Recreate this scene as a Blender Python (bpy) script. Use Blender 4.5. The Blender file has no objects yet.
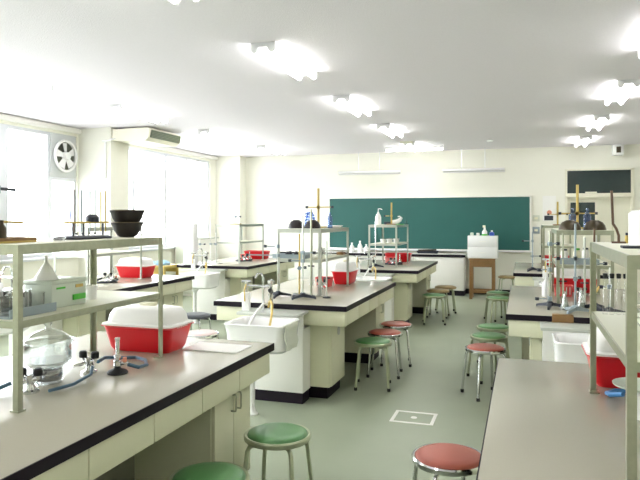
import bpy, bmesh, math, random
from mathutils import Vector, Matrix
random.seed(7)
sc = bpy.context.scene
COL = sc.collection
PI = math.pi

# ------------------------------------------------------------------ camera
cam = bpy.data.cameras.new('camera')
cam_o = bpy.data.objects.new('camera', cam)
COL.objects.link(cam_o)
cam_o.location = (0, 0, 1.5)
cam_o.rotation_euler = (PI / 2, 0, 0.314)
cam.sensor_width = 36
cam.lens = 36 * 625 / 640
cam.shift_y = -(240 - 218.3) / 640
cam.clip_start = 0.05
sc.camera = cam_o

# ------------------------------------------------------------------ world, light, exposure
w = bpy.data.worlds.new('daylight')
sc.world = w
w.use_nodes = True
bgn = w.node_tree.nodes['Background']
bgn.inputs[0].default_value = (0.95, 0.98, 1.0, 1)
bgn.inputs[1].default_value = 9.5
tcw = w.node_tree.nodes.new('ShaderNodeTexCoord')
sx_ = w.node_tree.nodes.new('ShaderNodeSeparateXYZ')
rmp = w.node_tree.nodes.new('ShaderNodeValToRGB')      # bright hazy sky above, paler ground below the horizon
rmp.color_ramp.elements[0].position = 0.47
rmp.color_ramp.elements[0].color = (0.50, 0.51, 0.53, 1)
rmp.color_ramp.elements[1].position = 0.53
rmp.color_ramp.elements[1].color = (0.95, 0.98, 1.0, 1)
mad = w.node_tree.nodes.new('ShaderNodeMath')
mad.operation = 'MULTIPLY_ADD'
mad.inputs[1].default_value = 0.5
mad.inputs[2].default_value = 0.5
w.node_tree.links.new(tcw.outputs['Generated'], sx_.inputs[0])
w.node_tree.links.new(sx_.outputs['Z'], mad.inputs[0])
w.node_tree.links.new(mad.outputs[0], rmp.inputs[0])
w.node_tree.links.new(rmp.outputs[0], bgn.inputs[0])
TUBE = 15.5
sc.view_settings.view_transform = 'Standard'
sc.view_settings.look = 'None'
sc.view_settings.gamma = 1
sc.view_settings.exposure = 0.66

# ------------------------------------------------------------------ materials
def mat(name, col, rough=0.5, metal=0.0, spec=0.5, noise=0.0, nscale=20, bump=0.0, bscale=80, trans=0.0, coat=0.0, ncol=None):
    m = bpy.data.materials.new(name)
    m.use_nodes = True
    nt = m.node_tree
    b = nt.nodes['Principled BSDF']
    b.inputs['Base Color'].default_value = (*col, 1)
    b.inputs['Roughness'].default_value = rough
    b.inputs['Metallic'].default_value = metal
    b.inputs['Specular IOR Level'].default_value = spec
    b.inputs['Coat Weight'].default_value = coat
    if noise or bump:
        tc = nt.nodes.new('ShaderNodeTexCoord')
    if noise:
        n = nt.nodes.new('ShaderNodeTexNoise')
        n.inputs['Scale'].default_value = nscale
        n.inputs['Detail'].default_value = 5
        nt.links.new(tc.outputs['Object'], n.inputs['Vector'])
        mx = nt.nodes.new('ShaderNodeMix')
        mx.data_type = 'RGBA'
        c2 = ncol or tuple(c * (1 - noise) for c in col)
        mx.inputs[6].default_value = (*col, 1)
        mx.inputs[7].default_value = (*c2, 1)
        nt.links.new(n.outputs['Fac'], mx.inputs[0])
        nt.links.new(mx.outputs[2], b.inputs['Base Color'])
    if bump:
        n2 = nt.nodes.new('ShaderNodeTexNoise')
        n2.inputs['Scale'].default_value = bscale
        nt.links.new(tc.outputs['Object'], n2.inputs['Vector'])
        bp = nt.nodes.new('ShaderNodeBump')
        bp.inputs['Strength'].default_value = bump
        bp.inputs['Distance'].default_value = 0.01
        nt.links.new(n2.outputs['Fac'], bp.inputs['Height'])
        nt.links.new(bp.outputs['Normal'], b.inputs['Normal'])
    return m

def glass_mat(name, col=(1, 1, 1), refl=0.12, rough=0.03):
    m = bpy.data.materials.new(name)
    m.use_nodes = True
    nt = m.node_tree
    nt.nodes.clear()
    o = nt.nodes.new('ShaderNodeOutputMaterial')
    mx = nt.nodes.new('ShaderNodeMixShader')
    t = nt.nodes.new('ShaderNodeBsdfTransparent')
    g = nt.nodes.new('ShaderNodeBsdfGlossy')
    t.inputs[0].default_value = (*col, 1)
    g.inputs['Roughness'].default_value = rough
    lw = nt.nodes.new('ShaderNodeLayerWeight')
    lw.inputs[0].default_value = 0.25
    mt = nt.nodes.new('ShaderNodeMath')
    mt.operation = 'MULTIPLY_ADD'
    mt.inputs[1].default_value = 0.45
    mt.inputs[2].default_value = refl * 0.4
    nt.links.new(lw.outputs['Fresnel'], mt.inputs[0])
    nt.links.new(mt.outputs[0], mx.inputs[0])
    nt.links.new(t.outputs[0], mx.inputs[1])
    nt.links.new(g.outputs[0], mx.inputs[2])
    nt.links.new(mx.outputs[0], o.inputs[0])
    return m

def emit_mat(name, col, s):
    m = bpy.data.materials.new(name)
    m.use_nodes = True
    nt = m.node_tree
    nt.nodes.clear()
    o = nt.nodes.new('ShaderNodeOutputMaterial')
    e = nt.nodes.new('ShaderNodeEmission')
    e.inputs[0].default_value = (*col, 1)
    e.inputs[1].default_value = s
    nt.links.new(e.outputs[0], o.inputs[0])
    return m

M = dict(
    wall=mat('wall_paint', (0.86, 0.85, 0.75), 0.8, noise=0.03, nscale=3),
    ceiling=mat('ceiling_board', (0.93, 0.89, 0.945), 0.95, noise=0.08, nscale=60, bump=0.5, bscale=120),
    floor=mat('vinyl_floor', (0.36, 0.405, 0.295), 0.40, noise=0.18, nscale=2.5, bump=0.03, bscale=200, spec=0.4),
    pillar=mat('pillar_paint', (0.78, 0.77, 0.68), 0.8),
    alu=mat('aluminium', (0.72, 0.74, 0.78), 0.35, 0.6),
    top=mat('laminate_top', (0.46, 0.435, 0.355), 0.22, noise=0.06, nscale=140, spec=0.5),
    black=mat('black_edge', (0.012, 0.008, 0.014), 0.5, spec=0.2),
    panel=mat('cream_panel', (0.73, 0.73, 0.53), 0.45, noise=0.03, nscale=30),
    seam=mat('seam', (0.34, 0.33, 0.12), 0.7),
    white=mat('white_enamel', (0.88, 0.88, 0.87), 0.25, coat=0.3),
    whitep=mat('white_panel', (0.85, 0.84, 0.78), 0.45),
    darkp=mat('grey_partition', (0.27, 0.27, 0.20), 0.6),
    steel=mat('brushed_steel', (0.47, 0.49, 0.36), 0.30, 0.6, noise=0.3, nscale=40),
    louvre=mat('green_louvre', (0.13, 0.17, 0.07), 0.5),
    steel_light=mat('pale_steel', (0.80, 0.81, 0.78), 0.4, 0.45),
    steel_mid=mat('mid_steel', (0.52, 0.54, 0.48), 0.32, 0.7, noise=0.2, nscale=40),
    chrome=mat('chrome', (0.72, 0.73, 0.74), 0.14, 1.0),
    board=mat('shelf_board', (0.74, 0.74, 0.60), 0.4),
    greyled=mat('grey_ledge', (0.50, 0.52, 0.46), 0.5),
    red=mat('red_plastic', (0.64, 0.008, 0.016), 0.28, spec=0.5),
    redp=mat('pale_red_plastic', (0.78, 0.10, 0.10), 0.35),
    lid=mat('white_plastic', (0.90, 0.89, 0.87), 0.35),
    clearp=mat('milky_plastic', (0.60, 0.66, 0.56), 0.3),
    knob=mat('ivory_knob', (0.82, 0.78, 0.58), 0.4),
    seatg=mat('green_vinyl', (0.13, 0.33, 0.12), 0.32, noise=0.15, nscale=8),
    seatr=mat('red_vinyl', (0.52, 0.13, 0.09), 0.38, noise=0.15, nscale=8),
    seatt=mat('tan_wood', (0.45, 0.32, 0.14), 0.4, noise=0.3, nscale=14),
    seatd=mat('dark_vinyl', (0.10, 0.11, 0.13), 0.4),
    legp=mat('stool_leg_green', (0.48, 0.52, 0.36), 0.3, 0.6),
    rubber=mat('black_rubber', (0.012, 0.012, 0.014), 0.6),
    iron=mat('cast_iron', (0.03, 0.035, 0.05), 0.5, 0.2),
    bowl=mat('dark_ceramic', (0.010, 0.010, 0.014), 0.4, spec=0.3, noise=0.4, nscale=12, ncol=(0.024, 0.016, 0.01)),
    bowlrim=mat('brown_rim', (0.16, 0.12, 0.07), 0.35),
    bronze=mat('dark_bronze', (0.06, 0.045, 0.025), 0.3, 0.3),
    hose=mat('blue_hose', (0.05, 0.12, 0.19), 0.4),
    hoseb=mat('bright_blue_hose', (0.05, 0.20, 0.45), 0.4),
    amber=mat('amber_hose', (0.62, 0.45, 0.13), 0.35),
    yellow=mat('yellow_wood', (0.58, 0.42, 0.10), 0.45, noise=0.2, nscale=30),
    brown=mat('brown_wood', (0.30, 0.16, 0.055), 0.45, noise=0.4, nscale=10),
    rust=mat('brown_metal', (0.13, 0.08, 0.05), 0.4, 0.5),
    bluegrey=mat('blue_grey_metal', (0.30, 0.36, 0.39), 0.35, 0.3),
    blue=mat('blue_plastic', (0.03, 0.08, 0.45), 0.35),
    lblue=mat('pale_blue_cloth', (0.35, 0.58, 0.85), 0.8),
    green=mat('green_plastic', (0.06, 0.45, 0.03), 0.4),
    pink=mat('pink_vinyl', (0.78, 0.62, 0.62), 0.4),
    paper=mat('paper', (0.88, 0.87, 0.83), 0.7),
    cloth=mat('grey_cloth', (0.66, 0.68, 0.58), 0.9, bump=0.4, bscale=30),
    chalk=mat('chalkboard_green', (0.028, 0.130, 0.115), 0.42, noise=0.18, nscale=2.2, spec=0.35),
    stone=mat('grey_beads', (0.20, 0.18, 0.20), 0.8, noise=0.7, nscale=90, bump=0.8, bscale=90),
    glass=glass_mat('lab_glass', (0.985, 0.99, 0.99), 0.12),
    jar=glass_mat('thick_glass', (0.93, 0.95, 0.94), 0.5),
    bglass=glass_mat('blue_glass', (0.45, 0.60, 0.92), 0.3),
    pane=glass_mat('window_glass', (0.98, 0.99, 0.99), 0.06, 0.01),
    dglass=mat('dark_glass', (0.035, 0.055, 0.055), 0.15, noise=0.4, nscale=3),
    fan_dark=mat('fan_dark', (0.10, 0.11, 0.08), 0.5),
    fan_grey=mat('fan_plate', (0.60, 0.62, 0.62), 0.5),
    grille=mat('grille_dark', (0.05, 0.07, 0.03), 0.5),
    tube=emit_mat('fluorescent_tube', (1.0, 1.0, 0.97), TUBE),
    fixture=mat('fixture_white', (0.86, 0.86, 0.86), 0.4),
    cream=mat('cream_metal', (0.80, 0.78, 0.64), 0.5),
    skin=mat('printed_orange', (0.70, 0.28, 0.18), 0.6),
)

# ------------------------------------------------------------------ mesh builder
class MB:
    def __init__(s):
        s.bm = bmesh.new()
    def box(s, x0, x1, y0, y1, z0, z1, bev=0.0):
        r = bmesh.ops.create_cube(s.bm, size=1)
        vs = r['verts']
        for v in vs:
            v.co = Vector(((x0 + x1) / 2 + v.co.x * (x1 - x0), (y0 + y1) / 2 + v.co.y * (y1 - y0), (z0 + z1) / 2 + v.co.z * (z1 - z0)))
        if bev:
            es = list({e for v in vs for e in v.link_edges})
            bmesh.ops.bevel(s.bm, geom=es, offset=bev, segments=2, affect='EDGES', profile=0.5)
        return s
    def ring(s, c, ax, r, seg, ux=None):
        ax = ax.normalized()
        u = ux or ax.orthogonal().normalized()
        v = ax.cross(u)
        return [s.bm.verts.new(c + (u * math.cos(2 * PI * i / seg) + v * math.sin(2 * PI * i / seg)) * r) for i in range(seg)]
    def tube(s, pts, r, seg=8, cap=True):
        pts = [Vector(p) for p in pts]
        rs = r if isinstance(r, (list, tuple)) else [r] * len(pts)
        prev = None
        u = None
        first = last = None
        for i, p in enumerate(pts):
            if i == 0: ax = pts[1] - pts[0]
            elif i == len(pts) - 1: ax = pts[-1] - pts[-2]
            else: ax = (pts[i + 1] - p).normalized() + (p - pts[i - 1]).normalized()
            ax.normalize()
            if u is None: u = ax.orthogonal().normalized()
            else:
                u = (u - ax * u.dot(ax))
                u = u.normalized() if u.length > 1e-6 else ax.orthogonal().normalized()
            cur = s.ring(p, ax, rs[i], seg, u)
            if prev:
                for k in range(seg):
                    s.bm.faces.new((prev[k], prev[(k + 1) % seg], cur[(k + 1) % seg], cur[k]))
            else: first = cur
            prev = cur
        if cap:
            s.bm.faces.new(list(reversed(first)))
            s.bm.faces.new(prev)
        return s
    def lathe(s, prof, c=(0, 0, 0), seg=20):
        c = Vector(c)
        prev = None
        for (r, z) in prof:
            if r < 1e-5: cur = [s.bm.verts.new(c + Vector((0, 0, z)))]
            else: cur = [s.bm.verts.new(c + Vector((r * math.cos(2 * PI * i / seg), r * math.sin(2 * PI * i / seg), z))) for i in range(seg)]
            if prev:
                for k in range(seg):
                    a, b = prev, cur
                    q = [a[k % len(a)], a[(k + 1) % len(a)], b[(k + 1) % len(b)], b[k % len(b)]]
                    qq = []
                    for v in q:
                        if v not in qq: qq.append(v)
                    if len(qq) > 2: s.bm.faces.new(qq)
            prev = cur
        return s
    def loft(s, rings, cap0=True, cap1=True):
        prev = None
        for rg in rings:
            cur = [s.bm.verts.new(Vector(p)) for p in rg]
            n = len(cur)
            if prev:
                for k in range(n): s.bm.faces.new((prev[k], prev[(k + 1) % n], cur[(k + 1) % n], cur[k]))
            elif cap0: s.bm.faces.new(list(reversed(cur)))
            prev = cur
        if cap1: s.bm.faces.new(prev)
        return s
    def build(s, name, m, parent=None, angle=35, loc=None):
        bmesh.ops.recalc_face_normals(s.bm, faces=s.bm.faces)
        me = bpy.data.meshes.new(name)
        s.bm.to_mesh(me)
        s.bm.free()
        for p in me.polygons: p.use_smooth = True
        me.set_sharp_from_angle(angle=math.radians(angle))
        me.materials.append(M[m])
        o = bpy.data.objects.new(name, me)
        COL.objects.link(o)
        if parent: o.parent = parent
        if loc: o.location = loc
        return o

def rrect(hx, hy, r, z, n=4, cx=0, cy=0):
    pts = []
    for (sx, sy, a0) in ((1, 1, 0), (-1, 1, 90), (-1, -1, 180), (1, -1, 270)):
        for i in range(n + 1):
            a = math.radians(a0 + 90 * i / n)
            pts.append((cx + sx * (hx - r) + r * math.cos(a), cy + sy * (hy - r) + r * math.sin(a), z))
    return pts

def tag(o, label, cat, group=None):
    o['label'] = label
    o['category'] = cat
    if group: o['group'] = group
    return o
def thing(name, loc, label, cat, group=None, rz=0):
    o = bpy.data.objects.new(name, None)
    o.empty_display_size = 0.05
    COL.objects.link(o)
    o.location = loc
    o.rotation_euler = (0, 0, rz)
    return tag(o, label, cat, group)
def struct(o):
    o['kind'] = 'structure'
    return o
def kids(o):
    return [c for c in COL.objects if c.parent == o]
def copy_tree(o, loc, label, rz=0, group=None, drop=()):
    c = o.copy()
    COL.objects.link(c)
    c.location = loc
    c.rotation_euler = (0, 0, rz)
    c['label'] = label
    if group: c['group'] = group
    for k in kids(o):
        if k.name.split('.')[0] in drop: continue
        d = k.copy()
        COL.objects.link(d)
        d.parent = c
        for g in kids(k):
            h = g.copy()
            COL.objects.link(h)
            h.parent = d
    return c

# ------------------------------------------------------------------ the room
XL, XR, YB, YF, ZC = -6.45, 3.2, -1.6, 12.75, 2.865
struct(MB().box(XL - .2, XR + .2, YB - .2, YF + .2, -.1, 0).build('floor', 'floor'))
struct(MB().box(XL - .2, XR + .2, YB - .2, YF + .2, ZC, ZC + .1).build('ceiling', 'ceiling'))
DX0, DX1, DZ = 0.76, 1.95, 2.43          # doorway in the far wall
mb = MB().box(XL - .2, DX0, YF, YF + .2, 0, ZC)
mb.box(DX0, DX1, YF, YF + .2, DZ, ZC).box(DX1, XR + .2, YF, YF + .2, 0, ZC)
struct(mb.build('wall_front', 'wall'))
struct(MB().box(XL - .2, XR + .2, YB - .2, YB, 0, ZC).build('wall_back', 'wall'))
struct(MB().box(XR, XR + .2, YB, YF, 0, ZC).build('wall_right', 'wall'))
# left wall with two long window openings
SILL, WT = 0.95, 2.74
WINS = [(-1.0, 7.36), (8.42, 12.15)]
mb = MB().box(XL - .2, XL, YB, YF, 0, SILL).box(XL - .2, XL, YB, YF, WT, ZC)
mb.box(XL - .2, XL, YB, WINS[0][0], SILL, WT)
mb.box(XL - .2, XL, 7.9, WINS[1][0], SILL, 2.1)
mb.box(XL - .2, XL, 7.9, WINS[1][0], 2.1, WT)
mb.box(XL - .2, XL, WINS[1][1], YF, SILL, WT)
struct(mb.build('wall_left', 'wall'))
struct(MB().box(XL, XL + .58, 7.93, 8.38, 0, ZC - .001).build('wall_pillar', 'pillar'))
struct(MB().box(XL, XL + .58, 12.42, YF, 0, ZC - .001).build('wall_pier', 'wall'))
struct(MB().box(XL, XL + .06, YB, 7.93, 2.78, 2.85, .006).build('trim_1', 'whitep'))
struct(MB().box(XL, XL + .06, 8.38, 12.42, 2.78, 2.85, .006).build('trim_2', 'whitep'))
struct(MB().box(XL - .02, XL + .05, YB, 7.93, SILL - .04, SILL, .005).build('trim_3', 'alu'))
struct(MB().box(XL - .02, XL + .05, 8.38, 12.42, SILL - .04, SILL, .005).build('trim_4', 'alu'))
struct(MB().box(XL, XR, YF - .012, YF, 0, .10).build('baseboard_front', 'black'))
struct(MB().box(XL, XL + .012, YB, YF, 0, .10).build('baseboard_left', 'black'))

def window(n, y0, y1, mull):
    f = MB()
    X0, X1 = XL - .13, XL - .03
    f.box(X0, X1, y0, y1, SILL, SILL + .05).box(X0, X1, y0, y1, WT - .05, WT)
    f.box(X0, X1, y0, y0 + .05, SILL + .05, WT - .05).box(X0, X1, y1 - .05, y1, SILL + .05, WT - .05)
    for m, wd in mull: f.box(X0, X1, m - wd / 2, m + wd / 2, SILL + .05, WT - .05)
    fo = struct(f.build('window_%d' % n, 'alu'))
    edges = [y0 + .05] + [m for m, _ in mull] + [y1 - .05]
    for a, b in zip(edges, edges[1:]):
        MB().box(XL - .083, XL - .077, a, b, SILL + .04, WT - .04).build('pane', 'pane', fo)
window(1, *WINS[0], [(0.2, .06), (1.3, .06), (2.4, .06), (3.45, .06), (4.5, .06), (5.5, .06), (6.52, .13)])
window(2, *WINS[1], [(9.4, .06), (10.42, .09), (11.2, .05)])

f = MB()
for a in ((7.36, 7.9, SILL, SILL + .04), (7.36, 7.9, 2.05, 2.10), (7.36, 7.40, SILL + .04, 2.05), (7.87, 7.9, SILL + .04, 2.05)): f.box(XL - .13, XL - .03, *a)
fo = struct(f.build('window_3', 'alu'))
MB().box(XL - .083, XL - .077, 7.39, 7.88, SILL + .03, 2.06).build('pane', 'pane', fo)
# exhaust fan over the window beside the pillar
fan = thing('exhaust_fan', (XL - .03, 7.63, 2.42), 'round white exhaust fan in a grey square plate high beside the pillar', 'fan')
MB().box(-.10, .012, -.27, .268, -.318, .322, .004).build('plate', 'fan_grey', fan)
g = MB()
for R_, r_ in ((.225, .022),):
    pts = [(.055, R_ * math.cos(a * PI / 16), R_ * math.sin(a * PI / 16)) for a in range(33)]
    g.tube(pts, r_, 8, cap=False)
g.build('ring', 'white', fan)
rim = MB()
prof = [(.225, -.0), (.225, .05), (.21, .05), (.21, .0)]
rim.loft([[(.016, .215 * math.cos(a * PI / 16), .215 * math.sin(a * PI / 16)) for a in range(32)],
          [(.022, .21 * math.cos(a * PI / 16), .21 * math.sin(a * PI / 16)) for a in range(32)]])
rim.build('shroud', 'fan_dark', fan)
for k in range(5):
    a = k * 2 * PI / 5 + .4
    bl = MB()
    c, s_ = math.cos(a), math.sin(a)
    def P(r, t, x): return (x, r * c - t * s_, r * s_ + t * c)
    bl.loft([[P(.055, -.03, .04), P(.055, .03, .055), P(.055, .03, .060), P(.055, -.03, .045)],
             [P(.19, -.055, .03), P(.19, .065, .06), P(.19, .065, .064), P(.19, -.055, .035)]])
    bl.build('blade', 'white', fan)
MB().lathe([(.0, .03), (.055, .028), (.062, 0), (.062, -.045), (0, -.045)], seg=20).build('hub', 'white', fan).rotation_euler = (0, PI / 2, 0)
kids(fan)[-1].location = (.07, 0, 0)

pip = MB().tube([(-6.0, 7.91, 2.66), (-5.90, 7.91, 2.66), (-5.84, 7.91, 2.68), (-5.80, 8.0, 2.70)], .016)
pip.tube([(-5.95, 7.913, 2.66), (-5.95, 7.913, 2.1)], .014)
tag(pip.build('drain_pipe', 'white'), 'thin white pipe running down the pillar beside the exhaust fan', 'pipe')

# air conditioner
ac = thing('air_conditioner', (-5.54, 8.40, 2.645), 'cream ceiling air conditioner with a dark green grille beyond the pillar', 'air conditioner')
MB().loft([[(x, y, z) for x, z in ((-.32, .19), (.32, .19), (.33, .165), (.30, .045), (.24, 0), (-.32, .02))] for y in (-.44, .44)]).build('housing', 'cream', ac, 20)
MB().loft([[(.324, y, .165), (.334, y, .163), (.313, y, .048), (.303, y, .050)] for y in (-.40, .42)]).build('grille', 'grille', ac)
lv = MB()
for k in range(5):
    z = .062 + k * .022
    xx = .309 + (z - .048) / .117 * .021
    lv.box(xx, xx + .008, -.40, .42, z, z + .006)
lv.build('louvre', 'louvre', ac)
MB().box(-.2, .2, -.3, .3, .19, .2195).build('mount', 'cream', ac)

# ceiling lights
def light0(loc, label):
    t = thing('ceiling_light', loc, label, 'ceiling light', 'ceiling tube lights')
    MB().loft([[(x, y, z) for x, z in ((-.105, 0), (-.03, -.035), (.03, -.035), (.105, 0))] for y in (0, 1.06)]).build('body', 'fixture', t, 20)
    for y in (.012, 1.048):
        MB().loft([[(x, y + d, z) for x, z in ((-.10, 0), (-.10, -.055), (-.085, -.075), (-.06, -.075), (-.035, -.035), (.035, -.035), (.06, -.075), (.085, -.075), (.10, -.055), (.10, 0))] for d in (-.012, .012)]).build('end_holder', 'fixture', t, 20)
    for x in (-.072, .072):
        MB().tube([(x, .025, -.055), (x, 1.035, -.055)], .0165, 10).build('tube', 'tube', t)
    return t
spots = []
rows = [(-4.66, 1.96, 'window-side', -1), (-1.92, 4.47, 'middle', -2), (0.99, 6.78, 'right-hand', -3)]
L0 = None
words_ = {0: 'nearest in view', 1: 'second from the camera', 2: 'third from the camera', 3: 'farthest'}
for X, y0, nm, k0 in rows:
    n = 0
    for k in range(k0, 5):
        y = y0 + 2.2 * k
        if y < YB + .1 or y > 11.4: continue
        vis = k >= 0
        lab = ('twin tube ceiling light of the %s row, %s' % (nm, words_[min(k, 3)])) if vis else 'twin tube ceiling light of the %s row above the camera, out of view' % nm
        if vis and k == 3 and X == -4.63: lab = 'twin tube ceiling light of the window-side row, nearest the far wall'
        if L0 is None: L0 = o = light0((X, y, ZC - .0005), lab)
        else: o = copy_tree(L0, (X, y, ZC - .0005), lab)

fl = thing('ceiling_light', (-1.97, 11.85, ZC - .0005), 'single bright tube light across the ceiling in front of the chalkboard', 'ceiling light', rz=0)
MB().box(-.56, .56, -.045, .045, -.04, 0, .004).build('body', 'fixture', fl)
MB().tube([(-.54, 0, -.062), (.54, 0, -.062)], .019, 10).build('tube', 'tube', fl)
for s_ in (-1, 1): MB().box(s_ * .55 - .012, s_ * .55 + .012, -.02, .02, -.085, -.04).build('end_holder', 'fixture', fl)
MB().tube([(-2.0, 11.17, ZC), (-2.0, 11.17, ZC - .03)], .05, 16)
tag(MB().lathe([(.0, -.035), (.04, -.033), (.055, 0)], (-.55, 11.3, ZC), 16).build('smoke_detector', 'fixture'), 'small round smoke detector on the ceiling right of the front tube light', 'smoke detector')
tag(MB().box(-2.08, -1.86, 11.0, 11.12, ZC - .03, ZC).build('ceiling_vent', 'cream'), 'small beige ceiling vent in front of the horizontal tube light', 'vent')
def hang(x0, x1, lab):
    t = thing('board_light', ((x0 + x1) / 2, 12.40, 2.42), lab, 'hanging light', 'unlit board lights')
    h = (x1 - x0) / 2
    MB().loft([[(x, y, z) for y, z in ((-.06, 0), (.0, .045), (.03, .04), (.06, -.03), (.05, -.03), (.02, .02))] for x in (-h, h)]).build('reflector', 'fixture', t)
    MB().tube([(-h + .03, 0, .005), (h - .03, 0, .005)], .014).build('tube', 'white', t)
    for s_ in (-.22, .22): MB().tube([(s_, 0, .03), (s_, 0, ZC - 2.42)], .006, 6).build('rod', 'alu', t)
hang(-3.62, -2.34, 'unlit white hanging light over the left half of the chalkboard')
hang(-1.50, -.33, 'unlit white hanging light over the right half of the chalkboard')

sp = thing('wall_speaker', (1.66, 12.60, 2.66), 'small white box speaker with dark centre high on the far wall', 'speaker')
MB().box(-.09, .09, -.06, .15, -.0, .19, .006).build('housing', 'white', sp)
MB().box(-.035, .04, -.068, -.06, .04, .15).build('grille', 'bronze', sp)

# chalkboard
cb = thing('chalkboard', (-1.89, YF, .87), 'long green chalkboard with a pale frame on the far wall', 'chalkboard')
MB().box(-2.02, 2.02, -.035, -.001, .0, 1.05).build('panel', 'chalk', cb)
f = MB()
for a in ((-2.05, 2.05, -.05, 0, 1.045, 1.07), (-2.05, 2.05, -.05, 0, -.02, .01), (-2.05, -2.02, -.05, 0, -.02, 1.07), (2.015, 2.045, -.05, 0, -.02, 1.07)):
    f.box(*a, .003)
f.build('frame', 'whitep', cb)
MB().box(-2.05, 2.05, -.11, -.05, -.03, -.005, .003).build('chalk_tray', 'alu', cb)

# door with transom in the far wall
d = struct(MB().box(DX0, DX0 + .04, YF - .03, YF + .1, 0, DZ).box(DX1 - .05, DX1, YF - .03, YF + .1, 0, DZ)
           .box(DX0, DX1, YF - .03, YF + .1, DZ - .03, DZ).box(DX0, DX1, YF - .05, YF + .1, 1.90, 1.97).build('door_1', 'cream'))
MB().box(DX0 + .04, DX1 - .05, YF + .03, YF + .05, 1.97, DZ - .03).build('transom_pane', 'dglass', d)
MB().box(1.12, 1.32, YF + .015, YF + .03, 1.975, 2.0).build('transom_sticker', 'cream', d)
# sliding leaves
lf = MB().box(DX0 + .04, .86, YF + .03, YF + .06, 0, 1.9).box(1.29, 1.37, YF + .03, YF + .06, 0, 1.9)
lf.box(.86, 1.29, YF + .03, YF + .06, 0, 1.22).box(.86, 1.29, YF + .03, YF + .06, 1.80, 1.9).build('leaf', 'cream', d)
MB().box(.86, 1.29, YF + .04, YF + .05, 1.22, 1.80).build('leaf_pane', 'dglass', d)
MB().box(1.37, DX1 - .05, YF + .06, YF + .09, 0, 1.9).build('leaf', 'cream', d)
MB().box(1.585, 1.59, YF + .052, YF + .06, 0, 1.9).build('leaf_seam', 'seam', d)
MB().box(1.31, 1.34, YF + .02, YF + .03, 1.02, 1.25).build('handle', 'alu', d)

po = thing('wall_poster', (.48, YF, 1.55), 'white printed poster with a small picture between chalkboard and door', 'poster')
MB().box(-.12, .12, -.006, -.001, -.1, .38).build('sheet', 'paper', po)
MB().box(-.09, .07, -.009, -.006, -.09, .0).build('printed_band', 'iron', po)
MB().lathe([(0, 0), (.045, 0), (.045, .003), (0, .003)], seg=16).build('printed_disc', 'skin', po).rotation_euler = (PI / 2, 0, 0)
kids(po)[-1].location = (.0, -.006, .06)
for z, dx, lb, mt in ((1.50, .08, 'upper pale green switch plate right of the chalkboard', 'cloth'), (1.27, .09, 'lower grey switch plate right of the chalkboard', 'bluegrey')):
    s_ = thing('switch_plate', (.24, YF, z), lb, 'switch')
    MB().box(-.065, .065, -.012, -.001, -dx / 2 - .02, dx / 2 + .02, .003).build('plate', mt, s_)
    MB().box(-.03, .03, -.018, -.012, -.02, .02).build('rocker', 'knob', s_)

# floor hatch outline
fh = struct(MB().box(-.94, -.62, 4.55, 4.575, 0, .003).box(-.94, -.62, 4.805, 4.83, 0, .003)
    .box(-.94, -.915, 4.575, 4.805, 0, .003).box(-.645, -.62, 4.575, 4.805, 0, .003).lathe([(0, .004), (.022, .004), (.024, 0)], (-.78, 4.69, 0), 12).build('trim_5', 'paper'))

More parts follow.
